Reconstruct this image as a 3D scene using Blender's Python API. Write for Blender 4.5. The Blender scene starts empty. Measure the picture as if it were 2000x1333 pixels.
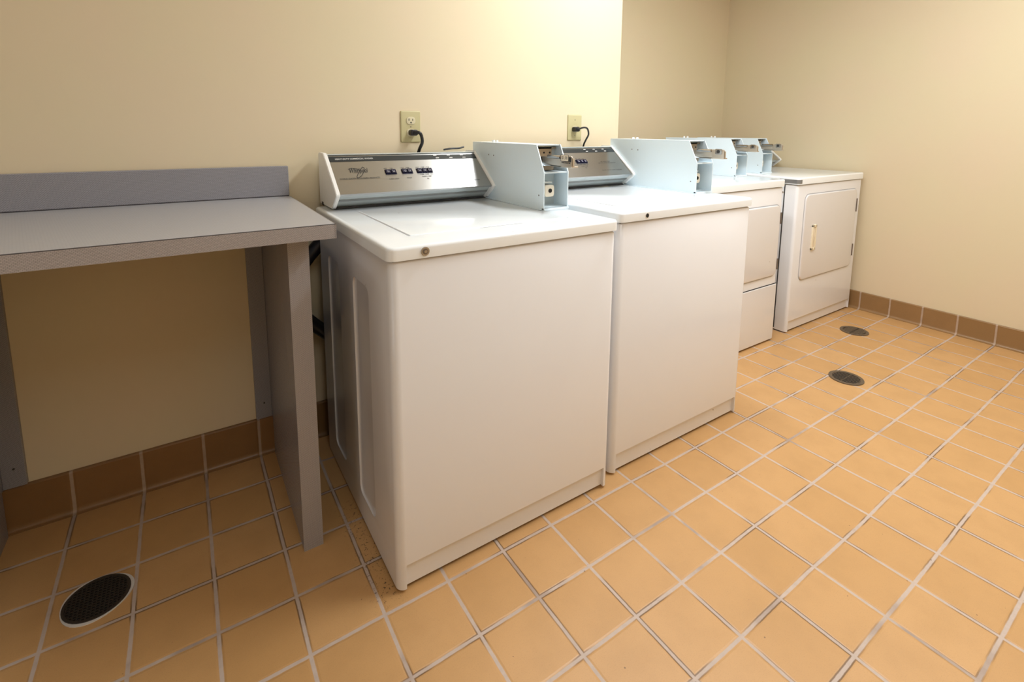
import bpy, bmesh, math, random
from mathutils import Vector, Matrix
random.seed(4)
T = 0.16                      # one floor tile pitch in metres; all builder coordinates are in tiles
sc = bpy.context.scene
C = sc.collection

# ---------------------------------------------------------------- camera
CP = (2.0388, -11.2432, 6.8989); YAW, PIT, ROL = 0.5919, 0.1384, 0.0086
FPX, PX, PY = 976.36, 1011.94, 391.10
cy_, sy_, cp_, sp_ = math.cos(YAW), math.sin(YAW), math.cos(PIT), math.sin(PIT)
fwd = Vector((sy_*cp_, cy_*cp_, -sp_)); r0 = Vector((cy_, -sy_, 0)); u0 = r0.cross(fwd)
rv = math.cos(ROL)*r0 + math.sin(ROL)*u0; uv = -math.sin(ROL)*r0 + math.cos(ROL)*u0
cam = bpy.data.cameras.new('camera'); co = bpy.data.objects.new('camera', cam); C.objects.link(co)
m = Matrix((( rv.x, uv.x, -fwd.x, CP[0]*T), (rv.y, uv.y, -fwd.y, CP[1]*T), (rv.z, uv.z, -fwd.z, CP[2]*T), (0, 0, 0, 1)))
co.matrix_world = m
cam.sensor_width = 36; cam.sensor_fit = 'HORIZONTAL'; cam.lens = FPX*36/2000
cam.shift_x = -(PX-1000)/2000; cam.shift_y = (PY-666.5)/2000
cam.clip_start = 0.05
sc.camera = co
# ---------------------------------------------------------------- world, exposure
w = bpy.data.worlds.new('world'); sc.world = w; w.use_nodes = True
w.node_tree.nodes['Background'].inputs[0].default_value = (0.75, 0.85, 1, 1)
w.node_tree.nodes['Background'].inputs[1].default_value = 0.6
sc.view_settings.view_transform = 'Standard'; sc.view_settings.look = 'None'
sc.view_settings.gamma = 1; sc.view_settings.use_curve_mapping = False
sc.view_settings.exposure = 0.0
try:
    sc.cycles.use_denoising = True; sc.cycles.denoiser = 'OPENIMAGEDENOISE'
    sc.cycles.max_bounces = 10; sc.cycles.diffuse_bounces = 6; sc.cycles.sample_clamp_indirect = 6
    sc.cycles.caustics_reflective = False; sc.cycles.caustics_refractive = False
except Exception: pass

def lamp(name, x, y, z, sx, sy, power, col, rot=(0, 0, 0), spread=math.pi):
    l = bpy.data.lights.new(name, 'AREA'); l.shape = 'RECTANGLE'; l.size = sx*T; l.size_y = sy*T
    l.energy = power; l.color = col; l.spread = spread
    o = bpy.data.objects.new(name, l); C.objects.link(o); o.location = (x*T, y*T, z*T); o.rotation_euler = rot
    return o
ZC = 15.2
LAMPS = [(12.0, -5.5, 1.5, 7.6, 33), (3.5, -14.5, 3.6, 7.5, 3), (18.2, -10.5, 3.6, 7.5, 15)]   # x, y, width, length, watts; the second is an added fill
WARM = (0.95, 0.98, 1.0)
for (x, y, sx, sy, p) in LAMPS:
    lamp('fluorescent_light', x, y, ZC-0.62, sx*.9, sy*.96, p, WARM)
lamp('added_daylight_fill', -8.6, -9.0, 8.6, 6.0, 7.0, 3, (0.80, 0.90, 1.0), (0, -math.pi/2, 0))  # added daylight fill outside the unseen left wall

# ---------------------------------------------------------------- materials
def mat(name, col, rough=.5, metal=0, spec=.5, coat=0, emit=0, emitcol=None):
    m_ = bpy.data.materials.new(name); m_.use_nodes = True
    b = m_.node_tree.nodes['Principled BSDF']
    b.inputs['Base Color'].default_value = (*col, 1); b.inputs['Roughness'].default_value = rough
    b.inputs['Metallic'].default_value = metal; b.inputs['Specular IOR Level'].default_value = spec
    b.inputs['Coat Weight'].default_value = coat; b.inputs['Coat Roughness'].default_value = .06
    if emit:
        b.inputs['Emission Color'].default_value = (*(emitcol or col), 1); b.inputs['Emission Strength'].default_value = emit
    return m_
class N:
    """tiny node helper"""
    def __init__(s, m_):
        s.m = m_; s.t = m_.node_tree; s.b = s.t.nodes['Principled BSDF']
        s.geo = s.t.nodes.new('ShaderNodeNewGeometry').outputs['Position']
    def n(s, kind, **kw):
        x = s.t.nodes.new(kind)
        for k, v in kw.items(): setattr(x, k, v)
        return x
    def l(s, a, b): s.t.links.new(a, b)
    def math(s, op, a, b=None, c=None):
        x = s.n('ShaderNodeMath', operation=op)
        for i, v in enumerate((a, b, c)):
            if v is None: continue
            if isinstance(v, (int, float)): x.inputs[i].default_value = v
            else: s.l(v, x.inputs[i])
        return x.outputs[0]
    def xyz(s, vec=None):
        x = s.n('ShaderNodeSeparateXYZ'); s.l(vec or s.geo, x.inputs[0]); return x.outputs
    def noise(s, scale, detail=3, rough=.5, vec=None):
        x = s.n('ShaderNodeTexNoise'); x.inputs['Scale'].default_value = scale
        x.inputs['Detail'].default_value = detail; x.inputs['Roughness'].default_value = rough
        s.l(vec or s.geo, x.inputs['Vector']); return x.outputs['Fac']
    def ramp(s, fac, stops):
        x = s.n('ShaderNodeValToRGB'); s.l(fac, x.inputs[0]); e = x.color_ramp.elements
        while len(e) < len(stops): e.new(.5)
        for i, (p, c) in enumerate(stops): e[i].position = p; e[i].color = (*c, 1) if len(c) == 3 else c
        return x.outputs[0]
    def mix(s, fac, a, b, mode='MIX'):
        x = s.n('ShaderNodeMix', data_type='RGBA', blend_type=mode)
        for i, v in ((0, fac), (6, a), (7, b)):
            if isinstance(v, (int, float)): x.inputs[i].default_value = v
            elif isinstance(v, tuple): x.inputs[i].default_value = (*v, 1)
            else: s.l(v, x.inputs[i])
        return x.outputs[2]
    def bump(s, h, strength=.2, dist=.001):
        x = s.n('ShaderNodeBump'); x.inputs['Strength'].default_value = strength; x.inputs['Distance'].default_value = dist
        s.l(h, x.inputs['Height']); s.l(x.outputs[0], s.b.inputs['Normal'])

def smooth(n, v, a, b):
    x = n.n('ShaderNodeMapRange', interpolation_type='SMOOTHSTEP'); n.l(v, x.inputs[0])
    x.inputs[1].default_value = a; x.inputs[2].default_value = b
    return x.outputs[0]
def tilemat(name, axes, c1, c2, grout, gw=.048, rough=.42, soil=False):
    m_ = mat(name, c1, rough); n = N(m_); p = n.xyz()
    ds = []; cells = []
    wob = n.math('MULTIPLY', n.math('SUBTRACT', n.noise(3, 2), .5), .05)
    for ax in axes:
        t = n.math('ADD', n.math('DIVIDE', p[ax], T), wob)
        f = n.math('FRACT', n.math('ADD', t, 100.5))
        ds.append(n.math('ABSOLUTE', n.math('SUBTRACT', f, .5)))
        cells.append(n.math('FLOOR', n.math('ADD', t, 100.0)))
    d = ds[0] if len(ds) == 1 else n.math('MINIMUM', ds[0], ds[1])
    jitter = n.math('MULTIPLY', n.math('SUBTRACT', n.noise(55, 3, .6), .5), .012)
    d2 = n.math('ADD', d, jitter)
    g = smooth(n, d2, gw*.5-.006, gw*.5+.006)            # 0 grout, 1 tile
    rim = smooth(n, d2, gw*.5, gw*.5+.035)
    wn = n.n('ShaderNodeTexWhiteNoise', noise_dimensions='2D'); cv = n.n('ShaderNodeCombineXYZ')
    n.l(cells[0], cv.inputs[0])
    if len(cells) > 1: n.l(cells[1], cv.inputs[1])
    n.l(cv.outputs[0], wn.inputs['Vector'])
    base = n.mix(wn.outputs['Value'], c1, c2)
    mott = n.noise(9, 4, .6)
    base = n.mix(n.math('MULTIPLY', smooth(n, mott, .35, .75), .35), base, tuple(v*.82 for v in c1))
    fine = n.noise(420, 3, .7)
    base = n.mix(n.math('MULTIPLY', smooth(n, fine, .5, .8), .45), base, tuple(v*.62 for v in c1))
    gn = n.mix(n.noise(60, 3, .6), grout, tuple(v*.72 for v in grout))
    gn = n.mix(n.math('MULTIPLY', smooth(n, n.noise(4.0, 3, .6), .54, .70), .5), gn, (grout[0]*.36, grout[1]*.30, grout[2]*.26))
    col = n.mix(g, gn, base)
    if soil:
        # thin dark dirt lines along some tile edges, dirt specks by the washer
        edge = n.math('MULTIPLY', n.math('SUBTRACT', 1, smooth(n, n.math('ABSOLUTE', n.math('SUBTRACT', d2, gw*.5+.006)), .004, .014)), smooth(n, n.noise(5.5, 2, .5), .46, .60))
        col = n.mix(n.math('MULTIPLY', edge, .75), col, (.10, .05, .025))
        bx = n.math('MULTIPLY', smooth(n, p[0], 3.80*T, 4.15*T), n.math('SUBTRACT', 1, smooth(n, p[0], 4.20*T, 4.45*T)))
        by = n.math('MULTIPLY', smooth(n, p[1], -5.1*T, -4.7*T), n.math('SUBTRACT', 1, smooth(n, p[1], -2.9*T, -2.2*T)))
        sp = smooth(n, n.noise(110, 5, .75), .565, .62)
        col = n.mix(n.math('MULTIPLY', n.math('MULTIPLY', bx, by), sp), col, (.05, .025, .012))
        spk = smooth(n, n.noise(95, 1, .4), .80, .82)
        col = n.mix(n.math('MULTIPLY', spk, .7), col, (.12, .06, .03))
    n.l(col, n.b.inputs['Base Color'])
    r = n.math('ADD', n.math('MULTIPLY', n.math('SUBTRACT', 1, g), .35), n.math('ADD', rough-.05, n.math('MULTIPLY', n.noise(14, 3), .12)))
    n.l(r, n.b.inputs['Roughness'])
    h = n.math('ADD', n.math('MULTIPLY', rim, 1), n.math('MULTIPLY', fine, .10))
    n.bump(h, .55, .0015)
    return m_

M = {}
M['floor'] = tilemat('quarry_tile_floor', (0, 1), (.52, .295, .115), (.565, .33, .14), (.58, .47, .40), soil=True)
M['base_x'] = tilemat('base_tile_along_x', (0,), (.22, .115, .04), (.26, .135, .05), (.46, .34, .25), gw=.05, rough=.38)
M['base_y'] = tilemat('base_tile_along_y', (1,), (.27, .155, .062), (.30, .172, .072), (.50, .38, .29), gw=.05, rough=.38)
def wallmat():
    m_ = mat('cream_paint', (.74, .62, .40), .62, spec=.3); n = N(m_)
    a = n.noise(2.3, 3, .55)
    col = n.mix(smooth(n, a, .35, .65), (.69, .605, .42), (.70, .595, .425))
    n.l(col, n.b.inputs['Base Color'])
    n.bump(n.noise(260, 3, .6), .10, .0006)
    return m_
M['wall'] = wallmat()
M['ceil'] = mat('ceiling_tile_white', (.80, .80, .79), .8)
def laminate(name, c1, c2, rough):
    m_ = mat(name, c1, rough); n = N(m_)
    br = n.n('ShaderNodeTexBrick'); br.inputs['Scale'].default_value = 1
    br.inputs['Brick Width'].default_value = .0052; br.inputs['Row Height'].default_value = .0026
    br.inputs['Mortar Size'].default_value = .0005; br.inputs['Mortar Smooth'].default_value = .4
    p = n.xyz(); cv = n.n('ShaderNodeCombineXYZ')
    n.l(n.math('ADD', p[0], n.math('MULTIPLY', p[1], .8)), cv.inputs[0]); n.l(n.math('ADD', p[2], n.math('MULTIPLY', p[1], .6)), cv.inputs[1])
    n.l(cv.outputs[0], br.inputs['Vector'])
    br.inputs['Color1'].default_value = (*c1, 1); br.inputs['Color2'].default_value = (*[v*.94 for v in c1], 1); br.inputs['Mortar'].default_value = (*c2, 1)
    n.l(br.outputs['Color'], n.b.inputs['Base Color'])
    n.bump(br.outputs['Fac'], .25, .0004)
    return m_
M['lam'] = laminate('grey_woven_laminate', (.33, .33, .36), (.17, .17, .20), .26)
M['lamlit'] = laminate('smooth_grey_laminate_top_lit', (.46, .46, .475), (.38, .38, .40), .30)  # same grey laminate, lightened: overhead light and sheen put into the colour
M['edge'] = laminate('grey_laminate_edge_band', (.41, .385, .385), (.23, .215, .22), .4)
M['seam'] = mat('dark_laminate_seam', (.05, .045, .05), .6)
def enamel(name, col, rough=.09):
    m_ = mat(name, col, rough, spec=.5); n = N(m_)
    c = n.mix(n.math('MULTIPLY', smooth(n, n.noise(4, 4, .6), .45, .75), .12), col, tuple(v*.88 for v in col))
    sp = smooth(n, n.noise(48, 1, .3), .835, .845)
    c = n.mix(n.math('MULTIPLY', sp, .6), c, (.25, .18, .13))
    n.l(c, n.b.inputs['Base Color'])
    return m_
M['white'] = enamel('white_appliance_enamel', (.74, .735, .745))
M['top'] = enamel('white_enamel_top_lit', (.87, .92, .955), .12)  # whiter, bluer enamel: overhead light and its cool tint put into the colour
M['cap'] = mat('white_plastic_end_cap', (.82, .82, .80), .3)
M['gap'] = mat('dark_gap', (.03, .028, .028), .7)
M['greyseam'] = mat('grey_lid_seam', (.42, .43, .46), .6)
def steel():
    m_ = mat('brushed_stainless', (.47, .47, .46), .17, 1); n = N(m_)
    mp = n.n('ShaderNodeMapping'); mp.inputs['Scale'].default_value = (4, 400, 400); n.l(n.geo, mp.inputs[0])
    a = n.noise(1, 3, .6, mp.outputs[0])
    n.l(n.math('ADD', .27, n.math('MULTIPLY', a, .015)), n.b.inputs['Roughness'])
    tg = n.n('ShaderNodeCombineXYZ'); tg.inputs[1].default_value = .773; tg.inputs[2].default_value = .634; n.l(tg.outputs[0], n.b.inputs['Tangent'])
    n.b.inputs['Anisotropic'].default_value = .92
    return m_
M['steel'] = steel()
M['alu'] = mat('dull_aluminium', (.60, .65, .65), .34, .35)
M['slide'] = mat('nickel_coin_slide', (.56, .50, .42), .34, .7)
M['black'] = mat('black_rubber', (.012, .012, .014), .35)
M['band'] = mat('black_header_band', (.018, .024, .028), .3)
M['button'] = mat('dark_blue_rocker_button', (.014, .014, .04), .25)
M['ink'] = mat('black_ink', (.03, .03, .03), .5)
M['paleink'] = mat('white_ink', (.75, .75, .73), .5)
M['coin'] = mat('pale_blue_grey_paint', (.71, .815, .875), .33)
M['tan'] = mat('tan_bracket', (.42, .34, .25), .4, .5)
M['cream'] = mat('cream_plastic', (.80, .72, .58), .4)
M['almond'] = mat('almond_plastic_plate', (.50, .45, .25), .4)
M['recept'] = mat('pale_almond_receptacle', (.62, .56, .38), .4)
M['iron'] = mat('dark_cast_metal', (.045, .035, .028), .5, .3)
M['brass'] = mat('brown_weathered_metal', (.13, .095, .062), .55, .2)
M['hole'] = mat('drain_darkness', (.008, .007, .006), .8)
M['ring'] = mat('white_drain_collar', (.66, .63, .60), .5)
M['chrome'] = mat('worn_chrome', (.45, .43, .41), .25, 1)
M['hinge'] = mat('grey_hinge_metal', (.22, .20, .19), .4, .8)
M['handle'] = mat('ivory_plastic', (.82, .74, .56), .35)
M['diffuser'] = mat('lit_diffuser', (.9, .9, .88), .6, emit=4, emitcol=(.95, .98, 1.0))
M['smudge'] = mat('grey_scuffed_corner', (.20, .20, .20), .5)

# ---------------------------------------------------------------- geometry helpers (tile units)
def link(name, bm, material, parent=None, origin=(0, 0, 0), ang=35, smoothit=True):
    me = bpy.data.meshes.new(name)
    bmesh.ops.recalc_face_normals(bm, faces=bm.faces)
    o3 = Vector(origin)
    for v in bm.verts: v.co = (v.co - o3)*T
    bm.to_mesh(me); bm.free()
    if smoothit:
        for p in me.polygons: p.use_smooth = True
        me.set_sharp_from_angle(angle=math.radians(ang))
    me.materials.append(material)
    o = bpy.data.objects.new(name, me); C.objects.link(o)
    if parent: o.parent = parent
    else: o.location = o3*T
    return o
def empty(name, loc, label, cat, group=None):
    o = bpy.data.objects.new(name, None); C.objects.link(o); o.location = Vector(loc)*T; o.empty_display_size = .05
    o['label'] = label; o['category'] = cat
    if group: o['group'] = group
    return o
def tag(o, label=None, cat=None, group=None, kind=None):
    for k, v in (('label', label), ('category', cat), ('group', group), ('kind', kind)):
        if v: o[k] = v
    return o
def box(bm, x0, x1, y0, y1, z0, z1, bev=0, seg=2):
    g = bmesh.ops.create_cube(bm, size=1)['verts']
    for v in g: v.co = Vector(((x0+x1)/2+v.co.x*(x1-x0), (y0+y1)/2+v.co.y*(y1-y0), (z0+z1)/2+v.co.z*(z1-z0)))
    if bev:
        es = list({e for v in g for e in v.link_edges})
        bmesh.ops.bevel(bm, geom=es, offset=bev, segments=seg, affect='EDGES', profile=.5, clamp_overlap=True)
    return bm
def prism(bm, pts, axis, a, b):
    """extrude polygon pts along axis: axis x -> pts are (y,z); y -> (x,z); z -> (x,y)"""
    def mk(p, t):
        return (t, p[0], p[1]) if axis == 'x' else (p[0], t, p[1]) if axis == 'y' else (p[0], p[1], t)
    A = [bm.verts.new(mk(p, a)) for p in pts]; B = [bm.verts.new(mk(p, b)) for p in pts]
    bm.faces.new(A); bm.faces.new(B[::-1])
    for i in range(len(pts)): bm.faces.new((A[i], A[i-1], B[i-1], B[i]))
    return bm
def rrect(x0, x1, y0, y1, r, seg=5):
    out = []
    for cx, cy, a0 in ((x1-r, y1-r, 0), (x0+r, y1-r, 90), (x0+r, y0+r, 180), (x1-r, y0+r, 270)):
        for i in range(seg+1):
            a = math.radians(a0+90*i/seg); out.append((cx+r*math.cos(a), cy+r*math.sin(a)))
    return out
def slab(bm, u0, u1, v0, v1, w0, w1, rc, rb, f=lambda u, v, w: (u, v, w), both=False, seg=4):
    """rounded rectangle slab with a rolled edge at w1"""
    rings = []
    prof = [(0, w0)] if not both else [(rb*(1-math.sin(math.pi/2*k/seg)), w0+(1 if w1 > w0 else -1)*rb*(1-math.cos(math.pi/2*k/seg))) for k in range(seg+1)]
    sgn = 1 if w1 > w0 else -1
    for k in range(seg+1):
        a = math.pi/2*k/seg; prof.append((rb*(1-math.cos(a)), w1-sgn*rb*(1-math.sin(a))))
    for d, ww in prof:
        rings.append([bm.verts.new(f(u, v, ww)) for u, v in rrect(u0+d, u1-d, v0+d, v1-d, max(rc-d, .004))])
    for a, b in zip(rings, rings[1:]):
        for i in range(len(a)): bm.faces.new((a[i-1], a[i], b[i], b[i-1]))
    bm.faces.new(rings[0]); bm.faces.new(rings[-1])
    return bm
def cyl(bm, p0, p1, r, seg=20, r2=None):
    p0, p1 = Vector(p0), Vector(p1); d = p1-p0
    q = d.to_track_quat('Z', 'Y').to_matrix().to_4x4(); q.translation = (p0+p1)/2
    bmesh.ops.create_cone(bm, cap_ends=True, segments=seg, radius1=r, radius2=r if r2 is None else r2, depth=d.length, matrix=q)
    return bm
def tube(bm, pts, r, seg=10, sub=6):
    P = [Vector(p) for p in pts]; path = []
    for i in range(len(P)-1):
        a, b, c, d = P[max(i-1, 0)], P[i], P[i+1], P[min(i+2, len(P)-1)]
        for k in range(sub):
            t = k/sub
            path.append(.5*((2*b)+(c-a)*t+(2*a-5*b+4*c-d)*t*t+(3*b-a-3*c+d)*t**3))
    path.append(P[-1])
    ref = Vector((0, 0, 1)); rings = []
    for i, p in enumerate(path):
        tg = (path[min(i+1, len(path)-1)]-path[max(i-1, 0)]).normalized()
        n1 = tg.cross(ref)
        if n1.length < .05: n1 = tg.cross(Vector((0, 1, 0)))
        n1.normalize(); n2 = tg.cross(n1); ref = n2.cross(tg)*0+Vector((n2 if False else ref))
        rings.append([bm.verts.new(p+r*(math.cos(2*math.pi*k/seg)*n1+math.sin(2*math.pi*k/seg)*n2)) for k in range(seg)])
    for a, b in zip(rings, rings[1:]):
        for k in range(seg): bm.faces.new((a[k-1], a[k], b[k], b[k-1]))
    bm.faces.new(rings[0]); bm.faces.new(rings[-1])
    return bm
def nb(): return bmesh.new()
def textmesh(bm, s, fit, place, shear=0, bold=0, sx=None):
    """text s fitted to fit=(u0,u1,v0,v1) then mapped by place(u,v)->xyz"""
    cu = bpy.data.curves.new('t', 'FONT'); cu.body = s; cu.size = 1; cu.shear = shear; cu.offset = bold; cu.resolution_u = 2
    ob = bpy.data.objects.new('t', cu); C.objects.link(ob)
    me = ob.to_mesh()
    xs = [v.co.x for v in me.vertices]; ys = [v.co.y for v in me.vertices]
    ax, bx, ay, by = min(xs), max(xs), min(ys), max(ys)
    vs = [bm.verts.new(place(fit[0]+(v.co.x-ax)/(bx-ax)*(fit[1]-fit[0]), fit[2]+(v.co.y-ay)/(by-ay)*(fit[3]-fit[2]))) for v in me.vertices]
    for p in me.polygons:
        try: bm.faces.new([vs[i] for i in p.vertices])
        except ValueError: pass
    ob.to_mesh_clear(); bpy.data.objects.remove(ob); bpy.data.curves.remove(cu)
    return bm

# ================================================================ room shell
XR, YF, XL, YREC, XJ = 23.97, -20.0, -8.5, 3.65, 13.30
def struct(name, b, m_, sm=False): return tag(link(name, b, m_, smoothit=sm), kind='structure')
b = nb(); box(b, XL-1, XR+1, YF-1, YREC+1, -.6, 0); struct('floor', b, M['floor'])
b = nb(); box(b, XL-1, XR+1, YF-1, YREC+1, ZC, ZC+.5); struct('ceiling', b, M['ceil'])
b = nb(); box(b, XL-1, XJ, 0, YREC+1, 0, ZC); struct('wall_back', b, M['wall'])
b = nb(); box(b, XJ, XR+1, YREC, YREC+1, 0, ZC); struct('wall_recess', b, M['wall'])
b = nb(); box(b, XR, XR+1, YF-1, YREC, 0, ZC); struct('wall_right', b, M['wall'])
b = nb(); box(b, XL-1, XR, YF-1, YF, 0, ZC); struct('wall_front', b, M['wall'])
# left wall with an added window opening (outside the frame; put in for daylight fill)
WY0, WY1, WZ0, WZ1 = -12.3, -5.7, 5.4, 12.0
b = nb(); box(b, XL-1, XL, YF, WY0, 0, ZC); box(b, XL-1, XL, WY1, 0, 0, ZC); box(b, XL-1, XL, WY0, WY1, 0, WZ0); box(b, XL-1, XL, WY0, WY1, WZ1, ZC)
struct('wall_left', b, M['wall'])
b = nb()
for a in ((WY0, WY0+.25, WZ0, WZ1), (WY1-.25, WY1, WZ0, WZ1), (WY0, WY1, WZ0, WZ0+.25), (WY0, WY1, WZ1-.25, WZ1), (-9.1, -8.9, WZ0, WZ1)):
    box(b, XL-.6, XL-.3, *a)
struct('added_window_1', b, mat('added_window_frame_paint', (.7, .7, .68), .4))
# baseboards: cove tile
def cove(zt):
    p = [(0, 0), (0, zt), (-.055, zt), (-.075, zt-.02), (-.075, .12)]
    for k in range(1, 6):
        a = math.pi/2*k/5; p.append((-.075-.075*(1-math.cos(a)), .12-.105*math.sin(a)))
    p.append((-.15, 0)); return p
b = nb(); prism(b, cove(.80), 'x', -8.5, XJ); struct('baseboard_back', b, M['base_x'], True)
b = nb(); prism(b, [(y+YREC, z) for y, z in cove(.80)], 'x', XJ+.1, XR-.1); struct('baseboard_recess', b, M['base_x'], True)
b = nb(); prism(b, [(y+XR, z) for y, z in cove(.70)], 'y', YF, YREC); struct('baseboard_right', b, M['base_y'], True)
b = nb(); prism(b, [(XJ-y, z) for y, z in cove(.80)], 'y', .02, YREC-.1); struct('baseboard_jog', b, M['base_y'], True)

# ceiling lights (above the frame)
for i, (x, y, sx, sy, p) in enumerate(LAMPS):
    r = empty('ceiling_light', (x, y, ZC-.5), ['narrow fluorescent ceiling light over the two washing machines', 'added fluorescent fill light over the floor in front of the counter', 'fluorescent ceiling light over the open floor by the right wall'][i], 'ceiling light', 'fluorescent ceiling lights')
    b = nb(); box(b, x-sx/2, x+sx/2, y-sy/2, y+sy/2, ZC-.4, ZC, .05); link('housing', b, M['cap'], r, (x, y, ZC-.5))
    b = nb(); box(b, x-sx/2+.1, x+sx/2-.1, y-sy/2+.1, y+sy/2-.1, ZC-.56, ZC-.40, .06); link('diffuser', b, M['diffuser'], r, (x, y, ZC-.5))

# ================================================================ folding counter
o = (1.3, -1.87, 0)
r = empty('counter', o, 'grey laminate folding counter with backsplash against the cream wall', 'counter')
ZT = 5.52
b = nb(); box(b, -1.3, 3.83, -3.74, -.004, ZT-.21, ZT, .008, 1); link('countertop', b, M['lamlit'], r, o, smoothit=False)
b = nb(); box(b, -1.3, 3.835, -3.765, -3.741, ZT-.215, ZT-.008); box(b, 3.831, 3.85, -3.765, -.004, ZT-.215, ZT-.008)
link('edge_band', b, M['edge'], r, o, smoothit=False)
b = nb(); box(b, -1.3, 3.83, -.13, -.004, ZT+.012, 6.14, .012, 1); link('backsplash', b, M['lam'], r, o, smoothit=False)
b = nb(); box(b, -1.3, 3.82, -.125, -.01, ZT, ZT+.014); link('seam', b, M['seam'], r, o, smoothit=False)
b = nb(); box(b, -1.3, 3.848, -3.764, -3.739, ZT-.009, ZT-.001); link('seam', b, M['seam'], r, o, smoothit=False)
for (x0, x1) in ((3.26, 3.56), (-1.15, -.85)):
    b = nb(); prism(b, [(-.16, 0.0), (-.16, .82), (-.004, .82), (-.004, ZT-.21), (-3.2, ZT-.21), (-3.2, 0.0)], 'x', x0, x1)
    lg = link('leg', b, M['lam'], r, o, smoothit=False)
    b = nb(); box(b, x0, x1, -3.22, -3.201, 0, ZT-.215); link('leg_edge_band', b, M['edge'], lg, o, smoothit=False)
for (x0, x1) in ((2.96, 3.26), (-.85, -.55)):
    b = nb(); box(b, x0, x1, -.10, -.004, .82, ZT-.21, .006, 1); cl = link('wall_cleat', b, M['lam'], r, o, smoothit=False)
    b = nb(); cyl(b, (x0+.16, -.11, 1.16), (x0+.16, -.095, 1.16), .018, 10); link('screw', b, M['ink'], cl, o)

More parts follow.
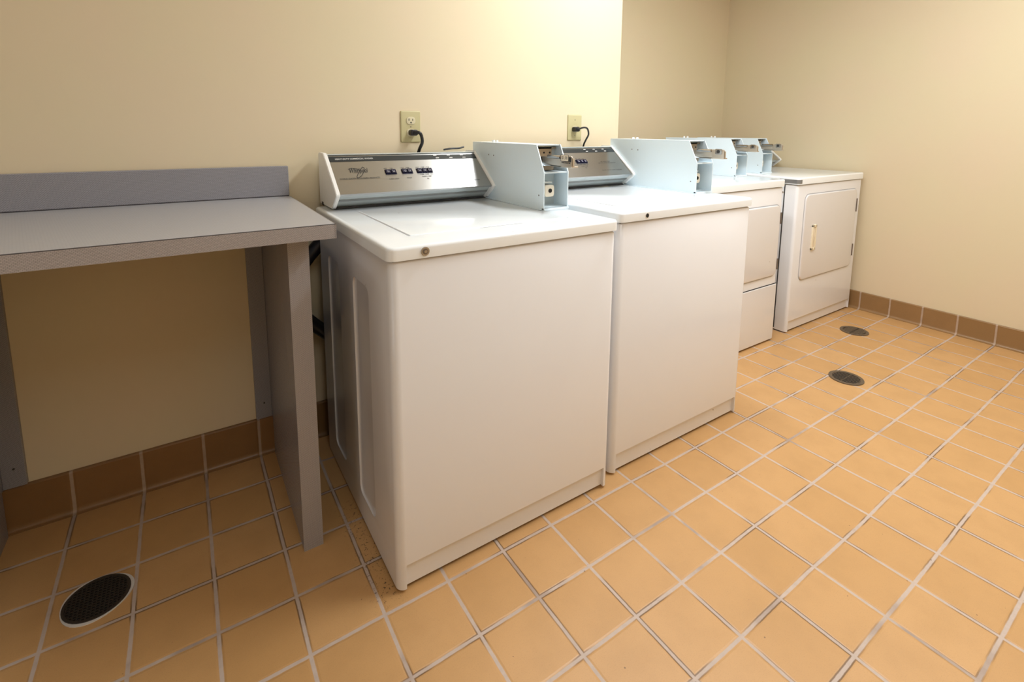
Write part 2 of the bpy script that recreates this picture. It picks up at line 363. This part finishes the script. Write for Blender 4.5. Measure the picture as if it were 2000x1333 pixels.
# ================================================================ consoles and coin boxes
SL = Vector((0, .89, .73))       # slope of the console fascia per unit s
def console(root, o, x0, x1, yk, zt, full=True):
    """sloping control console; yk = y of the forward knee, zt = machine top"""
    dz = zt-5.32
    prof = [(yk+1.25, zt+.01), (yk+1.25, zt+1.05), (yk+.89, zt+1.05), (yk+.03, zt+.345), (yk+.40, zt+.03)]
    b = nb(); prism(b, [(y, z) for y, z in prof], 'x', x0+.06, x1-.06)
    con = link('console', b, M['alu'], root, o, smoothit=False)
    kn = Vector((0, yk, zt+.32))
    nrm = Vector((0, -.73, .89)).normalized()
    def pl(h): return lambda u, s: kn+Vector((u, 0, 0))+SL*s+nrm*h
    def plate(bm, u0, u1, s0, s1, h0, h1):
        P = pl(h0); Q = pl(h1)
        A = [bm.verts.new(P(u, s)) for u, s in ((u0, s0), (u1, s0), (u1, s1), (u0, s1))]
        B = [bm.verts.new(Q(u, s)) for u, s in ((u0, s0), (u1, s0), (u1, s1), (u0, s1))]
        bm.faces.new(A[::-1]); bm.faces.new(B)
        for i in range(4): bm.faces.new((A[i-1], A[i], B[i], B[i-1]))
    b = nb(); plate(b, x0+.06, x1-.06, .0, 1.0, -.03, .012); link('control_panel', b, M['steel'], con, o, smoothit=False)
    b = nb(); box(b, x0+.06, x1-.06, yk+.84, yk+1.0, zt+1.045, zt+1.065, .004); link('top_trim', b, M['alu'], con, o)
    # lower lip groove and a dark strip painted as the shadow at the deck
    b = nb(); box(b, x0+.04, x1-.04, yk+.34, yk+.5, zt+.002, zt+.035); link('base_shadow_strip', b, M['gap'], con, o, smoothit=False)
    b = nb()
    A_, B_ = Vector((0, yk+.21, zt+.19)), Vector((0, yk+.23, zt+.172))
    prism(b, [(yk+.19, zt+.195), (yk+.235, zt+.155), (yk+.25, zt+.165), (yk+.21, zt+.205)], 'x', x0+.08, x1-.08); link('trim_bead', b, M['steel'], con, o)
    cap = [(yk+1.3, zt+.015), (yk+1.3, zt+1.05), (yk+1.26, zt+1.09), (yk+.90, zt+1.09), (yk+.84, zt+1.06), (yk-.03, zt+.365), (yk-.055, zt+.32), (yk-.03, zt+.28), (yk+.30, zt+.015)]
    for a0, a1 in ((x0, x0+.08), (x1-.08, x1)):
        b = nb(); prism(b, cap, 'x', a0, a1)
        bmesh.ops.bevel(b, geom=b.edges[:], offset=.012, segments=2, affect='EDGES')
        e = link('end_cap', b, M['cap'], con, o)
    for q in ((x0+.01, x0+.07, yk+.27, yk+.30, zt+.03, zt+.09), (x1-.07, x1-.01, yk+.27, yk+.30, zt+.03, zt+.09), (x0-.006, x0+.01, yk+1.0, yk+1.12, zt+.0, zt+.07)):
        b = nb(); box(b, *q); link('cap_clip', b, M['gap'], con, o, smoothit=False)
    if not full: return con
    X0 = x0
    H = .02
    b = nb(); plate(b, x0+.08, x1-.08, .80, .93, .0, .016); link('header_band', b, M['band'], con, o, smoothit=False)
    b = nb(); textmesh(b, 'HEAVY-DUTY COMMERCIAL WASHER', (X0+.21, X0+.99, .845, .885), pl(H), bold=.006)
    link('header_lettering', b, M['paleink'], con, o, smoothit=False)
    for k, ux in enumerate((2.39, 2.73, 3.07)):
        b = nb()
        for (du, s0) in ((0, .90), (.035, .828)): plate(b, X0+ux+du, X0+ux+du+.08, s0, s0+.018, .016, .02)
        link('indicator_mark', b, M['paleink'], con, o, smoothit=False)
    b = nb(); textmesh(b, 'Whirlpool', (X0+.42, X0+.79, .47, .62), pl(H), shear=.35, bold=.012)
    # swoosh of the wordmark
    for pts in ([(.40, .60), (.47, .625), (.58, .60), (.64, .55)], [(.52, .40), (.54, .37), (.62, .42), (.70, .53), (.73, .62), (.70, .645), (.64, .58), (.56, .47), (.52, .40)]):
        for (a, c) in zip(pts, pts[1:]):
            P = pl(H); p, q = Vector((a[0], a[1])), Vector((c[0], c[1])); d = (q-p).normalized(); nn = Vector((-d.y, d.x))*.006
            b.faces.new([b.verts.new(P(X0+t.x, t.y)) for t in (p-nn, q-nn, q+nn, p+nn)])
    link('wordmark', b, M['ink'], con, o, smoothit=False)
    for s, f in (('WORLD LEADER IN LAUNDRY PRODUCTS', (.17, .98, .345, .38)), ('SUPER WASH', (1.16, 1.37, .30, .325)), ('RINSE', (1.55, 1.66, .31, .335)), ('FABRIC/TEMP', (1.90, 2.12, .325, .35)), ('SEL.', (1.99, 2.05, .265, .29)),
                 ('OFF', (1.13, 1.20, .575, .60)), ('ON', (1.26, 1.32, .575, .60)), ('COLD', (1.49, 1.57, .575, .60)), ('WARM', (1.61, 1.69, .575, .60)),
                 ('HOT', (1.84, 1.92, .575, .60)), ('WARM', (1.96, 2.04, .575, .60)), ('COLD', (2.08, 2.16, .575, .60)),
                 ('NORM', (1.88, 1.96, .385, .41)), ('PERM', (2.0, 2.08, .385, .41)), ('DEL', (2.12, 2.18, .385, .41)),
                 ('SET SELECTORS', (2.68, 3.02, .455, .475)), ('BEFORE COINS ARE INSERTED', (2.56, 3.20, .405, .425)), ('CLOSE LID TO START WASHER', (2.50, 3.24, .16, .185))):
        b = nb(); textmesh(b, s, (X0+f[0], X0+f[1], f[2], f[3]), pl(H), bold=.012); link('lettering', b, M['ink'], con, o, smoothit=False)
    for u0, u1, nn in ((1.13, 1.37, 2), (1.49, 1.73, 2), (1.83, 2.19, 3)):
        b = nb(); plate(b, X0+u0, X0+u1, .43, .55, 0, .022)
        wd = (u1-u0)/nn
        for k in range(nn): plate(b, X0+u0+wd*k+.012, X0+u0+wd*(k+1)-.012, .445, .535, .02, .05)
        link('rocker_button', b, M['button'], con, o, smoothit=False)
    for u0 in (1.19, 1.31, 1.56, 1.66, 1.89, 2.01, 2.12):
        b = nb(); plate(b, X0+u0-.018, X0+u0-.012, .46, .51, .05, .053); plate(b, X0+u0+.012, X0+u0+.018, .46, .51, .05, .053); plate(b, X0+u0-.018, X0+u0+.018, .46, .47, .05, .053)
        link('button_mark', b, M['greyseam'], con, o, smoothit=False)
    return con

def coinbox(root, o, xl, xr, yk, zt, zb, yb, price=None):
    """vertical coin meter case with open front; yk knee y, zt top, zb base, yb back"""
    zk = zt-.55; th = .022
    prof = [(yb, zb), (yb, zt), (yk+.27, zt), (yk, zk), (yk, zb)]
    b = nb()
    prism(b, prof, 'x', xl, xl+th); prism(b, prof, 'x', xr-th, xr)
    box(b, xl+th, xr-th, yk+.29, yb, zt-th, zt)
    box(b, xl+th, xr-th, yb-th, yb, zb, zt-th)
    box(b, xl+th, xr-th, yk+.02, yb-th, zb, zb+.03)
    cb = link('coin_box', b, M['coin'], root, o, smoothit=False)
    b = nb(); box(b, xl-.03, xl, yk+.05, yb, zb-.012, zb+.006); box(b, xl, xr, yk-.03, yk+.05, zb-.012, zb+.03); link('mounting_flange', b, M['coin'], cb, o, smoothit=False)
    for (yy, zz) in ((yk+2.15, zt-.28), (yk+1.93, zt-.29), (yk+.16, zb+.28)):
        b = nb(); cyl(b, (xl-.004, yy, zz), (xl+.01, yy, zz), .016, 10); link('rivet', b, M['hinge'], cb, o)
    for yy in (yk+2.35, yk+2.2):
        b = nb(); cyl(b, (xl+.25, yy, zt-.01), (xl+.25, yy, zt+.05), .035, 10); link('top_screw', b, M['cap'], cb, o)
    b = nb(); box(b, xl+th, xr-th, yk+.02, yk+.75, zk-.02, zk+.01, .004, 1); link('shelf', b, M['coin'], cb, o, smoothit=False)
    # tan bracket with holes and comb teeth
    yb2 = yk+.40
    b = nb(); box(b, xl+th, xr-th-.12, yb2, yb2+.04, zt-.36, zt-.06); box(b, xl+th, xr-th, yb2-.0, yb2+.04, zt-.09, zt-.06)
    box(b, xl+.10, xr-.14, yb2-.08, yb2+.03, zk+.02, zk+.12, .01)
    br = link('bracket', b, M['tan'], cb, o, smoothit=False)
    b = nb()
    for k in range(3): cyl(b, (xl+.14+k*.15, yb2-.006, zt-.17), (xl+.14+k*.15, yb2+.01, zt-.17), .02, 12)
    for k in range(8): box(b, xl+.13+k*.045, xl+.15+k*.045, yb2-.012, yb2+.01, zt-.36, zt-.25)
    for xx in (xl+.17, xl+.40): cyl(b, (xx, yb2-.066, zk+.10), (xx, yb2-.05, zk+.10), .025, 12)
    link('slot_and_hole', b, M['hole'], br, o, smoothit=False)
    # deep dark interior wall
    b = nb(); box(b, xl+th, xr-th, yb2+.05, yb2+.08, zb+.03, zt-.03); link('inner_wall', b, M['alu'], cb, o, smoothit=False)
    b = nb(); prism(b, [(yb2-.01, zt-.36), (yk+.10, zt-.42), (yk+.13, zk+.13), (yb2-.01, zk+.13)], 'x', xl+.10, xl+.30); link('slide_cover', b, M['coin'], cb, o, smoothit=False)
    # coin slide
    ys = yk-.56; xs = xl+.26
    b = nb(); box(b, xs, xs+.20, ys+.06, yb2, zt-.43, zt-.40, .006); box(b, xs, xs+.02, yk-.33, yb2, zt-.42, zt-.24)
    box(b, xs+.18, xs+.20, yk-.33, yb2, zt-.43, zt-.28)
    sl = link('coin_slide', b, M['slide'], cb, o, smoothit=False)
    b = nb(); slab(b, ys, yk-.22, zt-.42, zt-.20, xs, xs-.025, .03, .008, f=lambda u, v, w_: (w_, u, v)); link('slide_plate', b, M['slide'], sl, o)
    b = nb(); box(b, xs-.02, xs+.05, ys, ys+.02, zt-.42, zt-.24, .006); link('slide_pusher', b, M['slide'], sl, o)
    b = nb(); cyl(b, (xs-.01, yk-.20, zt-.235), (xs-.01, yk+.2, zt-.235), .035, 12); link('slide_roller', b, M['chrome'], sl, o)
    if price:
        P = lambda u, v: Vector((xs-.031, u, v))
        b = nb(); slab(b, yk-.46, yk-.24, zt-.30, zt-.185, xs-.026, xs-.03, .02, .002, f=lambda u, v, w_: (w_, u, v)); link('price_tag', b, M['cream'], sl, o)
        b = nb(); textmesh(b, price, (yk-.26, yk-.44, zt-.28, zt-.205), P, bold=.01)
        for (a0, a1, c0, c1) in ((yk-.465, yk-.235, zt-.184, zt-.176), (yk-.465, yk-.235, zt-.312, zt-.302), (yk-.236, yk-.229, zt-.30, zt-.185), (yk-.471, yk-.463, zt-.30, zt-.185)):
            box(b, xs-.03, xs-.026, a0, a1, c0, c1)
        for k in range(6): box(b, xs-.03, xs-.0255, yk-.26-.045*k-.028, yk-.26-.045*k, zt-.345, zt-.325)
        box(b, xs-.03, xs-.0255, ys+.012, ys+.088, zt-.31, zt-.22)
        link('price_lettering', b, M['ink'], sl, o, smoothit=False)
    else:
        b = nb(); slab(b, ys+.06, ys+.24, zt-.32, zt-.185, xs-.026, xs-.035, .02, .004, f=lambda u, v, w_: (w_, u, v)); link('slide_badge', b, M['chrome'], sl, o)
        b = nb(); cyl(b, (xs-.042, ys+.155, zt-.25), (xs-.034, ys+.155, zt-.25), .042, 16); link('badge_mark', b, M['ink'], sl, o)
    # lower bay: cream lock block with key hole
    zl = (zk+zb)/2-.02
    b = nb(); slab(b, xl+.18, xl+.43, zl-.13, zl+.12, yb2+.04, yk+.20, .06, .02, f=lambda u, v, w_: (u, w_, v)); lk = link('coin_lock', b, M['cream'], cb, o)
    b = nb(); cyl(b, (xl+.315, yk+.192, zl), (xl+.315, yk+.21, zl), .045, 16); link('key_hole', b, M['hole'], lk, o)
    b = nb(); box(b, xl+.12, xl+.40, yk+.24, yb2+.04, zl+.15, zl+.19, .01); link('lock_bracket', b, M['alu'], cb, o, smoothit=False)
    return cb

def carve(bm, cutters):
    ob = []
    for i, m0 in enumerate([bm]+cutters):
        bmesh.ops.recalc_face_normals(m0, faces=m0.faces)
        me = bpy.data.meshes.new('tmp'); m0.to_mesh(me); m0.free(); t = bpy.data.objects.new('tmp', me); C.objects.link(t); ob.append(t)
    for c in ob[1:]:
        md = ob[0].modifiers.new('b', 'BOOLEAN'); md.object = c; md.operation = 'DIFFERENCE'; md.solver = 'EXACT'
    bpy.context.view_layer.update()
    ev = ob[0].evaluated_get(bpy.context.evaluated_depsgraph_get()); out = bmesh.new(); out.from_mesh(ev.to_mesh()); ev.to_mesh_clear()
    for t in ob: bpy.data.objects.remove(t)
    return out
def hollow_front_cabinet(o, root, x0, x1, yf, yb, zt, kick=True, fr=.13, zk=.44, ribs=()):
    b = nb()
    def plan(y0, y1, x0=x0, x1=x1):
        out = [(x0, y1)]
        for k in range(7):
            a = math.radians(180+90*k/6); out.append((x0+fr+fr*math.cos(a), y0+fr+fr*math.sin(a)))
        for k in range(7):
            a = math.radians(270+90*k/6); out.append((x1-fr+fr*math.cos(a), y0+fr+fr*math.sin(a)))
        out.append((x1, y1)); return out
    P = plan(yf, yb)
    if not kick: zk = .05
    rings = [[b.verts.new((x, y, z)) for x, y in Q] for Q, z in ((P, zk), (P, zt-.03), (plan(yf+.02, yb-.02, x0+.02, x1-.02), zt-.006), (plan(yf+.05, yb-.05, x0+.05, x1-.05), zt))]
    for a, c in zip(rings, rings[1:]):
        for i in range(len(a)): b.faces.new((a[i-1], a[i], c[i], c[i-1]))
    b.faces.new(rings[-1]); b.faces.new(rings[0][::-1])
    if ribs:
        cut = []
        for (xs, sgn) in ((x0, 1), (x1, -1)):
            for (ya, yc, za, zc) in ribs:
                c = nb(); slab(c, ya, yc, za, zc, xs-sgn*.03, xs+sgn*.032, .15, .022, f=lambda u, v, w_: (w_, u, v)); cut.append(c)
        b = carve(b, cut)
    if kick:
        L = P[:8]+[(x0+fr, yf+.06), (x0+fr, yf+.2), (x0+.03, yf+.2), (x0+.03, yb)]
        prism(b, L, 'z', .045, zk)
        prism(b, [(x0+x1-x, y) for x, y in L], 'z', .045, zk)
        box(b, x0+.03, x1-.03, yb-.03, yb, .045, zk)
    cab = link('cabinet', b, M['white'], root, o, ang=50)
    if kick:
        b = nb(); prism(b, [(yf+.015, zk), (yf+.06, zk-.05), (yf+.06, .06), (yf+.10, .06), (yf+.10, zk)], 'x', x0+fr-.005, x1-fr+.005)
        link('kickplate', b, M['white'], root, o, smoothit=False)
    for xx in (x0+.25, x1-.25):
        for yy in (yf+.3, yb-.3):
            b = nb(); cyl(b, (xx, yy, 0), (xx, yy, .06 if yy > yf+1 or not kick else .12), .09, 12); link('foot', b, M['black'], root, o)
    return cab

def washer(name, x0, x1, yf, yb, zt, label, con, coin, lock, price):
    o = ((x0+x1)/2, (yf+yb)/2, 0)
    root = empty(name, o, label, 'washing machine', 'coin-operated top-load washers')
    cab = hollow_front_cabinet(o, root, x0, x1, yf, yb, zt-.21, ribs=((yf+1.01, yf+1.86, .52, 4.48), (yf+2.73, yf+3.53, .52, 4.48)))
    b = nb(); box(b, x0+.06, x1-.06, yf+.06, yb-.06, zt-.215, zt-.18); link('deck_seam', b, M['gap'], root, o, smoothit=False)
    dy0 = yf-.03
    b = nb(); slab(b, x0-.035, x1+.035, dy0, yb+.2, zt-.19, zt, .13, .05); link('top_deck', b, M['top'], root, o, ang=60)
    # lid: thin raised panel with a grey seam round it
    lx0, lx1, ly0, ly1 = x0+.54, con[1]-.10, yf+.62, con[2]-.10
    b = nb()
    for a in ((lx0-.018, lx0, ly0, ly1), (lx1, lx1+.018, ly0, ly1), (lx0-.018, lx1+.018, ly1, ly1+.018), (x0+1.75, x0+2.6, ly0-.02, ly0)): box(b, *a, zt-.01, zt+.003)
    link('lid_seam', b, M['greyseam'], root, o, smoothit=False)
    b = nb(); slab(b, lx0, lx1, ly0, ly1, zt-.01, zt+.012, .03, .010); link('lid', b, M['top'], root, o, ang=60)
    if lock == 'key':
        b = nb(); cyl(b, (x0+.50, dy0-.015, zt-.095), (x0+.50, dy0+.01, zt-.095), .062, 24); k = link('lid_lock', b, M['chrome'], root, o)
        b = nb(); cyl(b, (x0+.50, dy0-.022, zt-.095), (x0+.50, dy0-.012, zt-.095), .04, 20); link('lock_ring', b, M['hinge'], k, o)
        b = nb(); cyl(b, (x0+.50, dy0-.028, zt-.095), (x0+.50, dy0-.02, zt-.095), .022, 16); link('lock_core', b, M['chrome'], k, o)
    else:
        b = nb(); cyl(b, (x0+.70, dy0-.006, zt-.105), (x0+.70, dy0+.01, zt-.105), .06, 24); k = link('lock_grommet', b, M['cap'], root, o)
        b = nb(); cyl(b, (x0+.70, dy0-.009, zt-.105), (x0+.70, dy0+.0, zt-.105), .042, 20); link('lock_hole', b, M['hole'], k, o)
    console(root, o, *con)
    coinbox(root, o, *coin, price)
    return root

washer('washing_machine', 4.27, 8.53, -4.83, -.66, 5.31, 'white coin-operated washer beside the grey counter, round chrome lock on its lid edge',
       (4.42, 7.97, -1.45, 5.32), (7.97, 8.60, -3.33, 6.62, 5.325, -.42), 'key', '$1.00')
washer('washing_machine', 8.76, 13.06, -4.67, -.50, 5.39, 'white coin-operated washer next to the dryers, open black lock hole on its lid edge',
       (8.88, 12.46, -1.52, 5.40), (12.46, 13.10, -3.55, 6.69, 5.405, -.55), 'hole', None)

def dryer(name, x0, x1, yf, yb, zt, label, con, coin, handle, dust):
    o = ((x0+x1)/2, (yf+yb)/2, 0)
    root = empty(name, o, label, 'dryer', 'coin-operated front-load dryers')
    hollow_front_cabinet(o, root, x0, x1, yf, yb, zt-.25, kick=handle, fr=.10, zk=.42)
    b = nb(); box(b, x0+.06, x1-.06, yf+.06, yb-.06, zt-.255, zt-.22); link('top_seam', b, M['gap'], root, o, smoothit=False)
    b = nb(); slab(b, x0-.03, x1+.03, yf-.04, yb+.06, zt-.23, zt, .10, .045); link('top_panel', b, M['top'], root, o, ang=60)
    # front-to-side seam
    for xs in (x0-.004, x1+.004):
        b = nb(); box(b, xs-.006, xs+.006, yf+.42, yf+.455, .1, zt-.27); link('side_seam', b, M['gap'], root, o, smoothit=False)
    dx0, dx1 = x0+.52, x1-.40; dz0, dz1 = zt-3.60, zt-.60
    if not handle: dx0, dx1, dz0, dz1 = x0+.52, x1-.14, zt-3.15, zt-.82
    b = nb(); slab(b, dx0-.03, dx1+.03, dz0-.03, dz1+.03, yf+.01, yf-.004, .24, .002, f=lambda u, v, w_: (u, w_, v)); link('door_seam', b, M['greyseam'], root, o)
    b = nb(); slab(b, dx0, dx1, dz0, dz1, yf+.01, yf-.05, .22, .04, f=lambda u, v, w_: (u, w_, v)); d = link('door', b, M['white'], root, o, ang=60)
    hz = ((dz1-.38, dz1-.88), (dz0+.85, dz0+.40)) if handle else ((dz1-.25, dz1-.62), (dz0+.55, dz0+.2))
    for (a, c) in hz:
        b = nb(); box(b, dx1+.0, dx1+.10, yf-.04, yf-.008, c, a, .01); cyl(b, (dx1+.01, yf-.05, c), (dx1+.01, yf-.05, a), .025, 10)
        link('hinge', b, M['hinge'], root, o)
    if handle:
        hx0, hx1, h0, h1 = dx0+.54, dx0+.80, zt-2.58, zt-1.68
        b = nb()
        f = lambda u, v, w_: (u, w_, v)
        for a in ((hx0, hx0+.07, h0, h1), (hx1-.05, hx1, h0, h1), (hx0, hx1, h0, h0+.09), (hx0, hx1, h1-.09, h1)): slab(b, *a, yf-.045, yf-.10, .02, .012, f=f)
        h = link('handle', b, M['handle'], d, o, ang=60)
        b = nb(); box(b, hx0+.05, hx1-.04, yf-.06, yf-.048, h0+.06, h1-.06); box(b, hx1-.11, hx1-.055, yf-.075, yf-.05, h0+.08, h1-.08, .01); link('handle_recess', b, M['cream'], d, o)
    else:
        b = nb(); box(b, x0+.05, x1-.02, yf-.012, yf+.005, zt-3.455, zt-3.43); link('toe_panel_seam', b, M['gap'], root, o, smoothit=False)
        b = nb(); slab(b, x0+.02, x1-.02, .06, zt-3.46, yf+.01, yf-.03, .03, .02, f=lambda u, v, w_: (u, w_, v)); link('toe_panel', b, M['white'], root, o, ang=60)
        b = nb(); cyl(b, (x1-.06, yf-.02, zt-.42), (x1-.06, yf+.01, zt-.42), .03, 12); link('screw', b, M['chrome'], root, o)
    if dust:
        def arc(e):
            c0, c1 = x0-.03+.10, yf-.04+.10
            return [(x0-.03-e, yf+.62)]+[(c0+(.10+e)*math.cos(math.radians(180+90*k/8)), c1+(.10+e)*math.sin(math.radians(180+90*k/8))) for k in range(9)]+[(x0+.16, yf-.04-e)]
        b = nb(); prism(b, arc(.005)+arc(-.004)[::-1], 'z', zt-.20, zt-.07)
        link('scuff_tape', b, M['smudge'], root, o, smoothit=False)
    console(root, o, *con, full=False)
    coinbox(root, o, *coin)
    return root
dryer('dryer', 13.45, 18.09, -2.72, 1.75, 5.42, 'white coin-operated dryer next to the washers, its left half hidden by the second washer',
      (13.6, 17.42, .45, 5.43), (17.45, 18.08, -1.40, 6.69, 5.435, 1.6), False, False)
dryer('dryer', 18.98, 23.70, -2.72, 1.75, 5.42, 'white coin-operated dryer in the corner by the right wall, ivory handle on its door',
      (20.26, 23.55, .42, 5.43), (19.56, 20.20, -1.08, 6.69, 5.435, 1.75), True, True)

# ================================================================ outlets, cords, hose
def outlet(name, x0, x1, z0, z1, duplex, label):
    o = ((x0+x1)/2, 0, (z0+z1)/2)
    root = empty(name, o, label, 'wall outlet', 'almond wall outlets')
    f = lambda u, v, w_: (u, w_, v); xm = (x0+x1)/2; zm = (z0+z1)/2
    b = nb(); slab(b, x0, x1, z0, z1, 0, -.035, .03, .025, f=f); link('cover_plate', b, M['almond'], root, o, ang=60)
    for zz in ((zm+.14, zm-.14) if duplex else (zm-.04,)):
        b = nb(); slab(b, xm-.11, xm+.11, zz-.09, zz+.09, -.03, -.05, .075, .008, f=f); rc = link('receptacle', b, M['recept'], root, o, ang=60)
        b = nb(); box(b, xm-.055, xm-.04, -.053, -.045, zz, zz+.05); box(b, xm+.035, xm+.05, -.053, -.045, zz, zz+.045); cyl(b, (xm, -.053, zz-.045), (xm, -.045, zz-.045), .018, 10)
        link('socket_slot', b, M['hole'], rc, o, smoothit=False)
    b = nb()
    for zz in ((zm,) if duplex else (zm+.22, zm-.22)): cyl(b, (xm, -.04, zz), (xm, -.03, zz), .014, 10)
    link('plate_screw', b, M['hinge'], root, o)
outlet('wall_outlet', 6.29, 6.78, 6.60, 7.33, True, 'almond duplex wall outlet above the first washer, nearer the counter')
outlet('wall_outlet', 11.27, 11.79, 6.63, 7.36, False, 'almond single wall outlet above the second washer, near the wall corner')
def cord(px, pz, pts, rad, label):
    o = (px, -.1, pz)
    root = empty('power_cord', o, label, 'power cord', 'black washer power cords')
    b = nb(); slab(b, px-.09, px+.09, pz-.07, pz+.07, -.052, -.20, .05, .02, f=lambda u, v, w_: (u, w_, v)); cyl(b, (px, -.18, pz), (px+.05, -.24, pz-.01), .05, 12)
    link('plug', b, M['black'], root, o)
    b = nb(); tube(b, pts, rad, 10); link('cable', b, M['black'], root, o, ang=80)
cord(6.56, 6.83, [(6.56, -.22, 6.83), (6.64, -.27, 6.83), (6.69, -.28, 6.76), (6.71, -.27, 6.6), (6.70, -.11, 6.42), (6.68, -.09, 6.2), (6.66, -.10, 5.2), (6.6, -.16, 4.2)], .038, 'black plug and cord in the outlet above the first washer')
cord(11.50, 6.95, [(11.52, -.2, 6.95), (11.64, -.30, 7.0), (11.76, -.32, 6.96), (11.82, -.30, 6.8), (11.82, -.20, 6.65), (11.81, -.11, 6.48), (11.80, -.09, 6.2), (11.78, -.08, 5.3), (11.7, -.12, 4.2)], .026, 'black plug and thin cord in the outlet above the second washer')
b = nb(); tube(b, [(4.95, -.40, 4.70), (4.6, -.42, 4.72), (4.30, -.42, 4.50), (3.90, -.42, 4.02), (3.78, -.42, 3.55), (3.90, -.42, 3.05), (4.30, -.42, 2.60), (4.6, -.42, 2.35), (4.95, -.40, 2.3)], .14, 16)
tag(link('drain_hose', b, M['black'], None, (4.2, -.42, 2.2), ang=80), 'black rubber drain hose looping behind the first washer next to the counter leg', 'hose')
b = nb(); tube(b, [(7.25, -.28, 6.43), (7.45, -.30, 6.455), (7.65, -.28, 6.46), (7.80, -.26, 6.49)], .022, 8)
tag(link('loose_cable', b, M['black'], None, (7.4, -.28, 6.41), ang=80), 'short loose black cable lying on top of the first washer console', 'cable')

# ================================================================ floor drains
def drain(x, y, r, label, collar, slots):
    o = (x, y, 0)
    root = empty('floor_drain', o, label, 'floor drain', 'round floor drains')
    def ring(bm, ra, rb, z0, z1, n=40, wob=0):
        v = []
        for k in range(n):
            a = 2*math.pi*k/n; w_ = 1+wob*math.sin(3*a+1)
            v.append([bm.verts.new((x+q*w2*math.cos(a), y+q*w2*math.sin(a), z)) for q, w2, z in ((ra, 1, z0), (ra, 1, z1), (rb, w_, z1), (rb, w_, z0))])
        for k in range(n):
            for j in range(4): bm.faces.new((v[k-1][j], v[k-1][(j+1) % 4], v[k][(j+1) % 4], v[k][j]))
    b = nb(); cyl(b, (x, y, .0), (x, y, .010), r-.01, 40); link('drain_body', b, M['hole'], root, o)
    if collar:
        b = nb(); ring(b, r-.012, r+.028, .0, .012, wob=.035); link('collar', b, M['ring'], root, o)
    rim = .035 if collar else .085
    b = nb(); ring(b, r-rim, r, .0, .024)
    rr = r-rim+.01
    n, bw = (14, .0075) if collar else (8, .009 if slots else .024)
    for k in range(-n//2, n//2+1):
        c = k*(2*rr/(n+1))
        if abs(c) >= rr: continue
        L = math.sqrt(rr*rr-c*c)
        box(b, x+c-bw, x+c+bw, y-L, y+L, .012, .022)
        if collar or k in (-4, 0, 4): box(b, x-L, x+L, y+c-bw, y+c+bw, .012, .022)
    link('grate', b, M['iron'] if collar else M['brass'], root, o, smoothit=False)
drain(.545, -2.42, .40, 'round floor drain with a white collar and fine square grid, left of the counter leg', True, True)
drain(17.28, -5.36, .43, 'round floor drain with open dark slots, nearer of the two by the dryers', False, True)
drain(21.26, -3.92, .43, 'brown round floor drain in front of the corner dryer, farther of the two', False, False)
